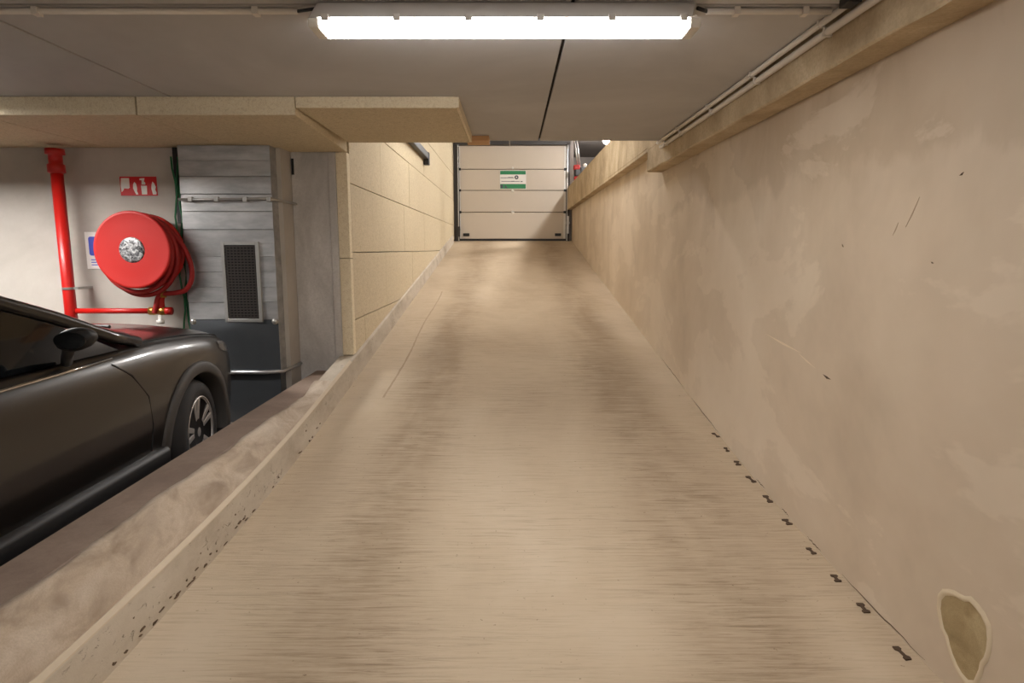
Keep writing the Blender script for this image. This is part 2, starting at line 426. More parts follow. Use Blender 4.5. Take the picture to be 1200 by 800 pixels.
streak('gouge', 'crack', (XR, 2.97, 1.55), (XR, 2.955, 1.535), 0.004)
streak('gouge', 'crack', (XR, 2.33, 1.48), (XR, 2.315, 1.475), 0.003)
streak('scratch', 'trail', (XR, 2.50, 1.61), (XR, 2.43, 1.72), 0.003)
streak('scratch', 'trail', (XR, 2.58, 1.58), (XR, 2.55, 1.63), 0.003)

# fine crack where the wall meets the ramp
for y0, y1 in ((2.15, 2.75), (2.95, 3.10), (3.32, 3.42), (3.66, 3.80), (4.5, 5.3), (5.5, 6.4)):
    bm = B(); rows = []; n = 14
    for i in range(n+1):
        y = y0 + (y1-y0)*i/n; w = 0.0028*math.sin(math.pi*i/n) + .0005; z = zr(y) + .012 + random.uniform(-.004, .004)
        rows.append([(XR-.0012, y, z-w), (XR-.0012, y, z+w)])
    grid(bm, rows); obj('crack', bm, 'crack', wr)

# ------------------------------------------------------------------ ceiling: precast panels with open joints
CZ = 2.505
bm = B(); box(bm, -9, XR+0.3, -6, 5.97, CZ+0.02, CZ+0.3)
ceil = struct(obj('ceiling', bm, 'joint'), 'grey brown precast concrete ceiling slab over the ramp', 'ceiling')
xs = [-9, -7.14, -4.68, -2.22, 0.245, 1.36]
g = 0.008
for y0, y1 in ((-6, -2.3), (-2.3, 2.73), (2.73, 5.97)):
    for a, b in zip(xs, xs[1:]):
        boxo('precast_panel', 'ceil', ceil, a+g, b-g if b != 1.36 else 1.384, y0+g, y1-(g if y1 < 5.9 else 0), CZ, CZ+0.0195, bevel=0.004)
# wood wool insulation below the left part of the ceiling
ins = bpy.data.objects.new('ceiling_insulation', None); COL.objects.link(ins); ins.location = (-2.4, 4.28, 2.39)
struct(ins, 'thick yellowish wood wool boards fixed below the ceiling over the car', 'insulation')
xb = [-1.405, -2.44, -3.48, -4.52, -5.56, -6.6, -7.64]
for i, (a, b) in enumerate(zip(xb, xb[1:])):
    bm = B(); f = -0.072 if i == 0 else 0
    dz = random.uniform(-.002, .002)
    y1 = 5.60
    prism(bm, [(a-0.004, 4.28, 2.388+dz), (b+0.004, 4.28, 2.388+dz), (b+0.002, y1, 2.388+dz), (a-0.002+f, y1+(0.25 if i == 0 else 0), 2.388+dz)] if i else
          [(a-.004, 4.28, 2.388), (b+0.004, 4.28, 2.388), (b+0.004, 5.6, 2.388), (-2.0, 5.6, 2.388), (-2.0, 5.85, 2.388), (a-0.075, 5.85, 2.388)], (0, 0, 0.116))
    obj('insulation_board', bm, 'wool', ins, 0.004)
    bm = B(); box(bm, b+0.006, a-0.006, 4.274, 4.2795, 2.390, 2.503); obj('edge_strip', bm, 'wool_edge', ins)
bm = B(); box(bm, -1.402, -0.365, 4.28, 5.62, 2.432, 2.503)
obj('insulation_board', bm, 'wool', ins, 0.004)
bm = B(); box(bm, -1.402, -0.365, 4.274, 4.2795, 2.434, 2.503); obj('edge_strip', bm, 'wool_edge', ins)
bm = B(); box(bm, -0.3645, -0.345, 4.28, 5.62, 2.436, 2.503); obj('edge_strip', bm, 'wool_edge', ins, 0.002)
boxo('timber_block', 'timber', ins, -0.40, -0.20, 5.70, 5.95, 2.462, 2.504, bevel=0.003)

# ------------------------------------------------------------------ left panel wall up the ramp
PX = -1.485; PY = 5.85
bm = B(); box(bm, -1.99, PX-0.10, PY+0.42, DOOR_Y+0.3, 0, 4.4)
wl = struct(obj('wall_left', bm, 'grey_wall'), 'wall clad in pale wood wool panels left of the upper ramp', 'wall')
zj = [0.235, 0.865, 1.495, 2.125, 2.755, 3.385, 4.015, 4.4]
starts = [0.5, 1.65, 1.0, 1.5, 1.1, 1.7, 0.6]
for r, (z0, z1) in enumerate(zip(zj, zj[1:])):
    yj = [PY+0.10] + [PY + starts[r] + 2.0*k for k in range(7)]
    yj = [y for y in yj if y < DOOR_Y-0.4] + [DOOR_Y]
    for a, b in zip(yj, yj[1:]):
        if zr(a)+0.05 > z1: continue
        bm = B()
        zb0, zb1 = max(z0+0.004, zr(a)+0.03), max(z0+0.004, zr(b)+0.03)
        zb0 = min(zb0, z1-0.02); zb1 = min(zb1, z1-0.015)
        d = random.uniform(-.002, .002)
        prism(bm, [(PX+d, a+0.003, zb0), (PX+d, b-0.003, zb1), (PX+d, b-0.003, z1-0.004), (PX+d, a+0.003, z1-0.004)], (-0.099, 0, 0))
        obj('wall_panel', bm, 'wool', wl, 0.003)
for z0, z1 in ((0.50, 1.44), (1.445, 2.386)):
    boxo('end_board', 'wool_edge', wl, PX-0.10, PX, PY, PY+0.097, z0+0.045 if z0 < 1 else z0, z1, bevel=0.004)
boxo('end_board', 'wool_edge', wl, PX-0.10, PX, 5.98, PY+0.097+0.04, 2.52, 4.4)
# column and back wall of the bay
bm = B(); box(bm, -1.99, PX-0.101, PY, PY+0.42, 0, 2.5)
col_o = struct(obj('column', bm, 'column', None, 0.006), 'patchy grey concrete column between the metal duct and the wood wool panels', 'column')
boxo('column_fillet', 'column', col_o, -1.652, -1.587, PY-0.018, PY, LZ, 2.386, bevel=0.005)
boxo('cover_strip', 'black', col_o, -1.982, -1.962, PY-0.012, PY, 2.19, 2.33)
bm = B(); box(bm, -9, -1.991, 5.60, 5.9, 0, 2.505)
struct(obj('wall_back', bm, 'grey_wall'), 'pale grey concrete wall behind the hose reel', 'wall')
bm = B(); box(bm, -9.3, -9, -6, 5.9, 0, 2.8); struct(obj('wall_side', bm, 'grey_wall'), 'far side wall of the parking bay out of view', 'wall')
bm = B(); box(bm, -9, XR+0.3, -6.3, -6, 0, 2.8); struct(obj('wall_rear', bm, 'grey_wall'), 'garage wall behind the viewer', 'wall')

# ------------------------------------------------------------------ upper hall around the door
UZ = 4.42
bm = B(); box(bm, -2.0, 6.2, 5.98, 21, UZ, UZ+0.25); struct(obj('ceiling_upper', bm, 'dark_wall'), 'dark ceiling of the upper hall beyond the slab', 'ceiling')
bm = B(); box(bm, XR+0.3, 6, 5.98, 21, 2.3, 2.5); struct(obj('floor_upper', bm, 'garage_floor'), 'upper hall floor behind the parapet', 'floor')
bm = B(); box(bm, 6, 6.2, 5.98, 21, 2.3, UZ); struct(obj('wall_upper_side', bm, 'dark_wall'), 'side wall of the upper hall', 'wall')
bm = B(); box(bm, 1.56, 6, 20.7, 21, 2.3, UZ); struct(obj('wall_upper_far', bm, 'dark_wall'), 'dark far wall of the upper hall right of the door', 'wall')
bm = B(); box(bm, -2.0, XR+0.3, 5.72, 5.968, CZ+0.301, UZ); box(bm, XR+0.3, 6.2, 5.72, 5.968, 2.3, UZ)
struct(obj('wall_upper_near', bm, 'grey_wall'), 'wall above the ceiling slab edge', 'wall')

# ------------------------------------------------------------------ sectional garage door
dz0 = zr(DOOR_Y)
door = bpy.data.objects.new('door_1', None); COL.objects.link(door); door.location = (0.02, DOOR_Y, dz0)
struct(door, 'cream sectional garage door with a green sign at the top of the ramp', 'door')
DX0, DX1 = -1.345, 1.385
boxo('backing', 'door_seam', door, DX0, DX1, DOOR_Y+0.045, DOOR_Y+0.06, dz0+0.02, 4.41)
seams = [dz0+0.045, 2.467, 3.012, 3.536, 4.118, 4.41]
for a, b in zip(seams, seams[1:]):
    p = boxo('door_panel', 'door', door, DX0+0.004, DX1-0.004, DOOR_Y, DOOR_Y+0.044, a+0.008, b-0.008, bevel=0.006)
    boxo('end_cap', 'plastic_white', p, DX1-0.06, DX1-0.006, DOOR_Y-0.006, DOOR_Y, a+0.012, b-0.012)
    boxo('end_cap', 'plastic_white', p, DX0+0.006, DX0+0.03, DOOR_Y-0.006, DOOR_Y, a+0.012, b-0.012)
boxo('bottom_seal', 'black', door, DX0-0.02, DX1+0.02, DOOR_Y-0.01, DOOR_Y+0.05, dz0-0.01, dz0+0.044, bevel=0.004)
for z in seams[1:4]:
    for x in (DX0+0.012, DX1-0.03):
        bm = B(); box(bm, x-0.035, x+0.035, DOOR_Y-0.03, DOOR_Y-0.007, z-0.03, z+0.03); tube(bm, [(x, DOOR_Y-0.04, z), (x, DOOR_Y-0.007, z)], 0.016, 8)
        obj('hinge', bm, 'black', door, 0.004)
for z, r in ((seams[1], 0.042), (seams[2], 0.036), (seams[3]+0.03, 0.03)):
    bm = B(); lathe(bm, [(r*.9, 0), (r, 0.008), (r*.8, 0.02)], (0.02, DOOR_Y, z), (0, -1, 0), 16); obj('latch_button', bm, 'plastic_white', door, 0, True)
for x in (DX0+0.17, DX1-0.20):
    bm = B(); box(bm, x-0.08, x+0.08, DOOR_Y-0.03, DOOR_Y, dz0+0.12, dz0+0.19); box(bm, x-0.05, x+0.05, DOOR_Y-0.045, DOOR_Y-0.03, dz0+0.135, dz0+0.175); obj('lift_handle', bm, 'black', door, 0.006)
for x0, x1 in ((-1.46, DX0-0.004), (DX1+0.004, 1.47)):
    bm = B(); box(bm, x0, x1, DOOR_Y-0.06, DOOR_Y+0.08, dz0-0.03, UZ); obj('door_post', bm, 'post', door, 0.005)
for x in (DX0-0.02, DX1+0.02):
    bm = B(); box(bm, x-0.012, x+0.012, DOOR_Y-0.10, DOOR_Y-0.061, dz0, 4.2); obj('guide_rail', bm, 'steel', door, 0.003)
bm = B(); box(bm, DX1+0.0, DX1+0.07, DOOR_Y-0.14, DOOR_Y-0.101, dz0+0.18, dz0+0.62); lathe(bm, [(0.05, 0), (0.05, 0.03)], (DX1+0.035, DOOR_Y-0.141, dz0+0.45), (0, -1, 0), 14); obj('bottom_bracket', bm, 'steel', door, 0.004)
bm = B(); box(bm, DX0-0.05, DX0+0.02, DOOR_Y-0.13, DOOR_Y-0.101, dz0+0.1, dz0+0.36); lathe(bm, [(0.04, 0), (0.04, 0.03)], (DX0-0.01, DOOR_Y-0.131, dz0+0.28), (0, -1, 0), 14); obj('bottom_bracket', bm, 'post', door, 0.004)
# lintel / jambs
bm = B(); box(bm, -1.585, -1.46, DOOR_Y+0.001, DOOR_Y+0.3, 1.2, UZ); box(bm, 1.47, 1.56, DOOR_Y+0.001, DOOR_Y+0.3, 1.2, UZ)
struct(obj('wall_far', bm, 'dark_wall'), 'dark wall framing the garage door', 'wall')
boxo('lintel', 'post', door, -1.46, 1.47, DOOR_Y-0.11, DOOR_Y-0.011, 4.125, 4.415)
# notice on the door
sx0, sx1, sz0, sz1 = -0.31, 0.36, 3.045, 3.505
sg = boxo('notice', 'sign_white', door, sx0, sx1, DOOR_Y-0.014, DOOR_Y-0.002, sz0, sz1, bevel=0.003)
sg['label'] = 'green and white notice board'
boxo('notice_band', 'sign_green', sg, sx0+.01, sx1-.01, DOOR_Y-0.018, DOOR_Y-0.0141, sz1-0.10, sz1-0.01)
boxo('notice_band', 'sign_green', sg, sx0+.01, sx1-.01, DOOR_Y-0.018, DOOR_Y-0.0141, sz0+0.01, sz0+0.125)
bm = B(); c = (0.115, DOOR_Y-0.0145, 3.335); lathe(bm, [(0.05, 0), (0.05, 0.004)], c, (0, -1, 0), 20); obj('notice_symbol', bm, 'sign_grey', sg)
bm = B(); box(bm, 0.10, 0.13, DOOR_Y-0.021, DOOR_Y-0.0187, 3.32, 3.352); obj('notice_symbol', bm, 'sign_white', sg)
for (a, b, z, h) in ((-.29, .05, 3.322, .014), (-.10, .02, 3.34, .008), (-.27, .2, 3.232, .012), (-.02, .06, 3.236, .016), (.22, .27, 3.23, .02)):
    bm = B(); box(bm, a, b, DOOR_Y-0.017, DOOR_Y-0.0142, z-h/2, z+h/2); obj('print_line', bm, 'sign_grey', sg)
bm = B(); box(bm, -.29, -.23, DOOR_Y-0.02, DOOR_Y-0.0182, 3.07, 3.15); obj('notice_symbol', bm, 'sign_grey', sg)
bm = B(); prism(bm, [(-.18, DOOR_Y-.02, 3.07), (-.11, DOOR_Y-.02, 3.07), (-.18, DOOR_Y-.02, 3.15)], (0, .0018, 0)); obj('notice_symbol', bm, 'sign_grey', sg)

# door drive beside the post
dm = thing('door_motor', 'small red and black door drive with steel arms right of the garage door post', 'motor', (1.62, 15.9, 3.08))
bm = B(); tube(bm, [(1.50, 15.9, 4.2), (1.62, 15.9, 3.55)], 0.022, 8); obj('drive_arm', bm, 'steel', dm, 0, True)
bm = B(); tube(bm, [(1.56, 15.9, 4.2), (1.67, 15.9, 3.55)], 0.018, 8); obj('drive_arm', bm, 'steel', dm, 0, True)
bm = B(); box(bm, 1.52, 1.70, 15.8, 16.0, 3.28, 3.52); obj('motor_housing', bm, 'black', dm, 0.04)
bm = B(); box(bm, 1.50, 1.66, 15.79, 15.98, 3.44, 3.56); obj('motor_cover', bm, 'hose', dm, 0.03)
bm = B(); box(bm, 1.52, 1.63, 15.82, 15.96, 3.08, 3.30); obj('release_grip', bm, 'hose', dm, 0.03)
bm = B(); lathe(bm, [(0.03, 0), (0.045, 0.03), (0.045, 0.07), (0.02, 0.09)], (1.78, 15.85, 3.50), (0, 0, 1), 14); obj('signal_lamp', bm, 'plastic_white', dm, 0, True)
boxo('lamp_foot', 'post', dm, 1.69, 1.83, 15.8, 15.9, 3.08, 3.50)

# ------------------------------------------------------------------ batten lamps
def lamp(name, label, loc, rotz, tube_m, group):
    t = thing(name, label, 'lamp', (0, 0, 0), group)
    L = 0.78
    bm = B(); prism(bm, [(-L+.03, -.04, 0), (-L+.004, -.082, -.072), (-L+.004, .082, -.072), (-L+.03, .04, 0)], (2*L-.04, 0, 0))
    obj('lamp_housing', bm, 'lamp_body', t, 0.006)
    bm = B()
    prism(bm, [(-L+.045, -.078, -.0725), (-L+.045, -.074, -.098), (-L+.045, -.062, -.107), (-L+.045, .062, -.107), (-L+.045, .074, -.098), (-L+.045, .078, -.0725)], (2*L-.09, 0, 0))
    obj('diffuser', bm, tube_m, t, 0)
    for s in (-1, 1):
        bm = B(); x0, x1 = sorted((s*(L-.044), s*L))
        prism(bm, [(x0, -.083, -.0725), (x0, -.074, -.108), (x0, .074, -.108), (x0, .083, -.0725)], (x1-x0, 0, 0)); obj('end_cap', bm, 'plastic_white', t, 0.006)
    clip = None
    for k in range(6):
        for s in (-1, 1):
            x = -0.71 + 1.42*k/5
            bm = B(); y0, y1 = sorted((s*.076, s*.086)); box(bm, x-.014, x+.014, y0, y1, -.084, -.058); obj('clip', bm, 'lamp_body', t, 0.002)
    t.location = loc; t.rotation_euler = (0, 0, rotz); return t
lamp('batten_lamp', 'lit white batten lamp fixed across the ceiling above the ramp', (-0.03, 2.735, CZ-0.001), 0, 'tube', 'batten lamps')
for lab, loc, rz, m in (
    ('lit batten lamp on the ceiling just behind the viewer', (-0.03, -1.6, CZ-0.001), 0, 'tube_fill'),  # this and the next lamp are added out of view to brighten ramp and walls
    ('lit batten lamp on the ceiling far behind the viewer', (-0.03, -4.6, CZ-0.001), 0, 'tube_fill'),
    ('lit batten lamp over the parked car close to the wood wool boards', (-4.35, 4.14, CZ-0.001), 0, 'tube_bay'),
    ('lit batten lamp over the rear of the parking bay', (-4.6, -2.0, CZ-0.001), 0, 'tube_fill'),  # also added out of view, more fill for the left side
    ('lit batten lamp above the upper ramp nearest the slab edge', (0.0, 8.8, UZ-0.001), 0, 'tube_up')
    ):
    l = lamp('batten_lamp', lab, loc, rz, m, 'batten lamps')
    if loc[1] == 4.14: l.scale = (1, 1, 0.66)
    if loc[2] > 4: l.scale = (1, 1, 1.8)

def globe(label, loc):
    t = thing('globe_lamp', label, 'lamp', loc, 'globe lamps of the upper hall'); x, y, z = loc
    bm = B(); lathe(bm, [(.07, 0), (.075, -.01), (.075, -.035), (.05, -.045)], loc, (0, 0, 1), 24); obj('lamp_base', bm, 'plastic_white', t, 0, True)
    bm = B(); lathe(bm, [(.05, -.046), (.09, -.08), (.115, -.13), (.12, -.165), (.112, -.21), (.08, -.255), (.03, -.28), (.002, -.284)], loc, (0, 0, 1), 28); obj('glass_globe', bm, 'tube_hall', t, 0, True)
globe('lit globe lamp in the upper hall behind the parapet', (2.25, 12.4, UZ-0.0005))
globe('lit globe lamp glimpsed in the upper hall right of the garage door', (2.40, 16.45, UZ-0.0005))

# ------------------------------------------------------------------ conduits
cd = thing('conduit', 'pale thin conduit running left from the batten lamp along the ceiling', 'conduit', (-0.8, 2.6, CZ))
bm = B(); tube(bm, [(-4.6, 2.76, CZ-.014), (-0.88, 2.76, CZ-.014)], 0.012, 8); obj('pipe', bm, 'plastic_grey', cd, 0, True)
bm = B(); tube(bm, [(-0.88, 2.76, CZ-.014), (-0.78, 2.72, CZ-.016)], 0.007, 8); obj('cable', bm, 'black', cd, 0, True)
for x in (-2.9, -1.95, -1.05): boxo('clip', 'plastic_grey', cd, x-.012, x+.012, 2.74, 2.78, CZ-.030, CZ-.001)
cd = thing('conduit', 'short pale conduit running right from the batten lamp to the beam', 'conduit', (0.76, 2.5, CZ))
bm = B(); tube(bm, [(0.80, 2.76, CZ-.014), (1.31, 2.76, CZ-.014)], 0.013, 8); obj('pipe', bm, 'plastic_grey', cd, 0, True)
bm = B(); tube(bm, [(0.75, 2.72, CZ-.016), (0.80, 2.76, CZ-.014)], 0.008, 8); obj('cable', bm, 'black', cd, 0, True)
for x in (0.92, 1.2): boxo('clip', 'plastic_grey', cd, x-.012, x+.012, 2.74, 2.78, CZ-.030, CZ-.001)
for (x, z, r, y0, lab) in ((1.336, CZ-.016, .014, 2.70, 'upper of two parallel conduits where the ceiling meets the concrete beam'), (1.366, CZ-.050, .017, -5.9, 'lower of two parallel conduits running along the concrete beam')):
    cd = thing('conduit', lab, 'conduit', (x, y0, z))
    bm = B(); tube(bm, [(x, y0, z), (x, 3, z), (x+.004, 4.5, z-.002), (x, 6.0, z)], r, 8); obj('pipe', bm, 'plastic_grey', cd, 0, True)
    for y in (2.9, 3.7, 4.5, 5.3, 5.8): boxo('clip', 'plastic_grey', cd, x-r-.002, x+r+.001, y-.008, y+.008, z-r-.002, z+r+.001)
boxo('junction_cover', 'black', cd, 1.30, 1.352, 2.60, 2.68, CZ-.034, CZ-.001, bevel=.004)
# dark cable trunking on the left wall
tr = thing('cable_trunking', 'short black trunking fixed high on the wood wool wall by the door', 'trunking', (-1.43, 10.9, 3.0))
bm = B(); box(bm, -1.483, -1.40, 6.2, 10.9, 3.02, 3.13); obj('trunk', bm, 'black', tr, 0.01)
bm = B(); box(bm, -1.483, -1.39, 10.9, 11.02, 2.93, 3.135); obj('trunk_end', bm, 'black', tr, 0.01)
# pull cord hanging from slab edge
bm = B(); tube(bm, [(-0.02, 5.985, 2.66), (-0.021, 5.986, 2.48), (-0.019, 5.985, 2.462)], 0.004, 6); tag(obj('pull_cord', bm, 'plastic_white', None, 0, True), 'thin pale cord end hanging from the slab edge before the door', 'cord')

# ------------------------------------------------------------------ ventilation duct
DF = 5.45
dx0, dx1 = -2.80, -2.03
du = thing('ventilation_duct', 'tall galvanised sheet metal duct with a dark grille beside the column', 'duct', ((dx0+dx1)/2, DF, 0))
boxo('duct_core', 'galv_dark', du, dx0+.01, dx1-.012, DF+.02, 5.598, 0.0, 2.386)
bm = B(); prism(bm, [(dx1-.012, DF+.012, 0.46), (dx1, DF+.012, 0.46), (dx1, 5.598, 0.46), (dx1+.035, 5.849, 0.46), (dx1-.012, 5.849, 0.46)], (0, 0, 1.926)); obj('side_sheet', bm, 'galv', du, 0.002)
GX0, GX1, GZ0, GZ1 = -2.455, -2.19, 0.93, 1.56
zb = [2.385, 2.26, 2.13, 1.985, 1.84, 1.69, 1.575, 1.46, 1.33, 1.20, 1.07, 0.92]
for i, (z1, z0) in enumerate(zip(zb, zb[1:])):
    spans = [(dx0, dx1)] if z0 >= GZ1 else [(dx0, GX0-.03), (GX1+.03, dx1)]
    for a, b in spans:
        bm = B(); t1 = random.uniform(.003, .005); t0 = t1 + random.uniform(-.004, .006)
        prism(bm, [(a, DF+.012-t1, z1-.0003), (a, DF+.012-t0, z0+.004), (a, DF+.012, z0+.0003), (a, DF+.02, z0+.0003), (a, DF+.02, z1-.0003)], (b-a, 0, 0))
        obj('sheet_strip', bm, 'galv', du, 0.0015)
bm = B(); rows = []
for k in range(9):
    z = 0.918 - 0.448*k/8
    rows.append([(dx0 + (dx1-dx0)*i/16, DF - 0.012*math.exp(-((i-8)/3.5)**2)*math.exp(-((k-1.4)/2.2)**2) + .006, z) for i in range(17)])
grid(bm, rows); rows = [[(dx0, DF+.0195, .918), (dx1, DF+.0195, .918)], [(dx0, DF+.0195, .47), (dx1, DF+.0195, .47)]]; grid(bm, rows)
obj('lower_sheet', bm, 'galv_dark', du, 0, True)['label'] = 'dark shiny lower sheet'
for x in (dx0+.03, dx1-.03):
    bm = B(); lathe(bm, [(.028, 0), (.026, .006), (.012, .014), (0.002, .016)], (x, DF+.006, .905), (0, -1, 0), 14); obj('rivet', bm, 'steel', du, 0, True)
bm = B(); tube(bm, [(dx0+.02, DF-.01, .46), (dx1-.15, DF-.012, .458), (dx1+.02, DF-.005, .466), (dx1+.05, 5.70, .47), (dx1+.05, 5.83, .47)], .016, 8); obj('bottom_flange', bm, 'galv', du, 0, True)
# grille
gr = boxo('grille', 'void', du, GX0, GX1, DF+.006, DF+.0195, GZ0, GZ1)
gr['label'] = 'dark mesh air grille'
for a in ((GX0-.03, GX0, GZ0-.03, GZ1+.03), (GX1, GX1+.03, GZ0-.03, GZ1+.03), (GX0, GX1, GZ1, GZ1+.03), (GX0, GX1, GZ0-.03, GZ0)):
    boxo('grille_frame', 'steel', gr, a[0], a[1], DF-.012, DF+.012, a[2], a[3], bevel=.003)
s0 = None
for k in range(26):
    z = GZ0 + (GZ1-GZ0)*(k+.5)/26
    if s0 is None: s0 = boxo('mesh_slat', 'mesh', gr, GX0, GX1, DF-.006, DF+.004, z-.006, z+.006)
    else:
        o = s0.copy(); COL.objects.link(o); o.parent = gr; o.location.z = (GZ1-GZ0)*k/26
for k in range(9):
    x = GX0 + (GX1-GX0)*(k+.5)/9
    boxo('mesh_bar', 'mesh', gr, x-.004, x+.004, DF-.004, DF+.003, GZ0, GZ1)
# conduit crossing the duct
cc = thing('conduit', 'thin metal conduit clipped straight across the front of the metal duct', 'conduit', (-2.42, DF-.03, 1.93))
bm = B(); tube(bm, [(-2.80, DF-.03, 1.94), (-2.5, DF-.032, 1.938), (-2.2, DF-.03, 1.943), (-2.03, DF-.028, 1.945), (-1.96, 5.70, 1.935), (-1.955, 5.84, 1.93)], .011, 8); obj('pipe', bm, 'steel', cc, 0, True)
for x in (-2.70, -2.48, -2.24, -2.04): boxo('clip', 'steel', cc, x-.018, x+.018, DF-.047, DF-.008, 1.92, 1.962, bevel=.004)
# green cables left of duct
for k, (x, ph, r) in enumerate(((-2.855, 0, .011), (-2.835, 2.1, .010), (-2.872, 4.0, .008))):
    bm = B()
    tube(bm, [(x + .014*math.sin(i*1.3+ph) - .02*(2.38-(.3+i*.1))*0, DF+.10-.02*k + .010*math.cos(i*1.3+ph), .3+i*.1) for i in range(21)], r, 8)
    tag(obj('green_cable', bm, 'cable_green', None, 0, True), ['thickest of the three twisted green cables left of the metal duct', 'middle of the three twisted green cables left of the metal duct', 'thinnest of the three twisted green cables left of the metal duct'][k], 'cable', 'green cables by the duct')
boxo('cable_backing', 'black', du, dx0-.105, dx0-.004, 5.575, 5.598, 1.75, 2.386)

# ------------------------------------------------------------------ fire hose reel
RC = Vector((-3.125, 5.24, 1.52))
hr = thing('hose_reel', 'round red fire hose reel mounted on the concrete wall above the car', 'hose reel', (RC.x, 5.5, 1.1))
bm = B(); lathe(bm, [(.10, .006), (.19, .0), (.295, .004), (.312, .0), (.318, .012), (.312, .024), (.10, .024)], RC, (0, 1, 0), 64); obj('front_disc', bm, 'red_disc', hr, 0, True)
bm = B(); lathe(bm, [(.005, -.004), (.07, -.006), (.097, -.002), (.105, .004), (.105, .02), (.09, .022)], RC, (0, 1, 0), 40); hub = obj('hub', bm, 'foil', hr, 0, True); hub['label'] = 'mottled silver hub'
bm = B(); lathe(bm, [(.30, 0), (.312, .01), (.30, .02), (.10, .02)], RC + Vector((.02, .20, -.01)), (0, 1, 0), 56); obj('rear_disc', bm, 'red_disc', hr, 0, True)
bm = B(); lathe(bm, [(.09, 0), (.09, .30)], RC + Vector((0, .02, 0)), (0, 1, 0), 24); obj('axle', bm, 'black', hr, 0, True)
bm = B(); box(bm, RC.x-.06, RC.x+.06, RC.y+.22, 5.599, RC.z-.06, RC.z+.06); obj('wall_bracket', bm, 'red', hr, 0.01)
def loop(cx, cz, y, rx, rz_, a0=0, a1=360, n=56, dy=0, tilt=0):
    out = []
    for i in range(n):
        a = R(a0 + (a1-a0)*i/(n if a1-a0 == 360 else n-1)); out.append((cx + rx*math.sin(a), y + dy*i/n, cz + rz_*math.cos(a)))
    return out
for k in range(4):
    bm = B(); tube(bm, loop(RC.x, RC.z-.012*(k % 2), RC.y+.05+.042*k, .292, .292), .019, 10, True); obj('hose_coil', bm, 'hose', hr, 0, True)
for k in range(3):
    bm = B(); tube(bm, loop(RC.x, RC.z, RC.y+.06+.05*k, .25, .25), .019, 8, True); obj('hose_coil', bm, 'hose', hr, 0, True)
bm = B(); tube(bm, loop(RC.x+.02, RC.z-.045, RC.y+.10, .30, .335), .019, 10, True); obj('hose_coil', bm, 'hose', hr, 0, True)
bm = B(); tube(bm, loop(RC.x+.0, RC.z-.03, RC.y+.06, .298, .318), .019, 10, True); obj('hose_coil', bm, 'hose', hr, 0, True)
# slack loop hanging out right
slack = [(RC.x+.08, RC.y+.15, RC.z+.27), (RC.x+.22, RC.y+.14, RC.z+.20), (RC.x+.34, RC.y+.15, RC.z+.06), (RC.x+.405, RC.y+.15, RC.z-.10), (RC.x+.41, RC.y+.15, RC.z-.24), (RC.x+.35, RC.y+.15, RC.z-.345), (RC.x+.25, RC.y+.14, RC.z-.365), (RC.x+.14, RC.y+.15, RC.z-.37), (RC.x+.10, RC.y+.15, RC.z-.40), (RC.x+.08, RC.y+.15, RC.z-.47), (RC.x+.06, RC.y+.15, RC.z-.535)]
def smooth_pts(p, it=2):
    p = [Vector(q) for q in p]
    for _ in range(it):
        q = [p[0]]
        for a, b in zip(p, p[1:]): q += [a*.75+b*.25, a*.25+b*.75]
        q.append(p[-1]); p = q
    return p
bm = B(); tube(bm, smooth_pts(slack), .021, 10); obj('hose_end', bm, 'hose', hr, 0, True)
bm = B(); lathe(bm, [(.028, 0), (.028, .05), (.02, .06)], (RC.x+.145, RC.y+.155, RC.z-.40), (.1, 0, 1), 12); obj('brass_coupling', bm, 'brass', hr, 0, True)

# ------------------------------------------------------------------ red water pipes
pp = thing('fire_main', 'thick red vertical water pipe left of the hose reel with a branch to its valve', 'pipe', (-3.80, 5.42, 0))
bm = B(); tube(bm, [(-3.80, 5.42, 0.0), (-3.80, 5.42, 2.15)], .047, 24); obj('riser', bm, 'red', pp, 0, True)
bm = B(); lathe(bm, [(.048, 0), (.066, .01), (.066, .07), (.052, .08), (.052, .15), (.072, .155), (.072, .20)], (-3.80, 5.42, 2.15), (0, 0, 1), 24); obj('coupling', bm, 'red', pp, 0, True)
bm = B(); lathe(bm, [(.052, 0), (.052, .02)], (-3.80, 5.42, 1.185), (0, 0, 1), 24); box(bm, -3.75, -3.71, 5.41, 5.599, 1.185, 1.205); obj('pipe_clamp', bm, 'steel', pp)
bm = B(); tube(bm, [(-3.75, 5.42, 1.00), (-3.05, 5.42, 1.00)], .024, 14); obj('branch_pipe', bm, 'red', pp, 0, True)
bm = B(); lathe(bm, [(.036, 0), (.036, .045), (.03, .05), (.03, .09), (.036, .095), (.036, .14)], (-3.12, 5.42, 1.00), (1, 0, 0), 14); vv_ = obj('valve', bm, 'brass', pp, 0, True)
bm = B(); tube(bm, [(-2.99, 5.42, 1.00), (-2.93, 5.42, 1.0)], .034, 12); obj('valve_cap', bm, 'red', pp, 0, True)
bm = B(); lathe(bm, [(.016, 0), (.016, .04), (.034, .045), (.03, .075)], (-3.03, 5.41, .965), (0, 0, -1), 12); obj('drain_tap', bm, 'plastic_white', pp, 0, True)
bm = B(); tube(bm, smooth_pts([(-3.02, 5.42, 1.02), (-3.02, 5.42, 1.10), (-2.99, 5.42, 1.18)]), .030, 12); obj('hose_stub', bm, 'red', pp, 0, True)

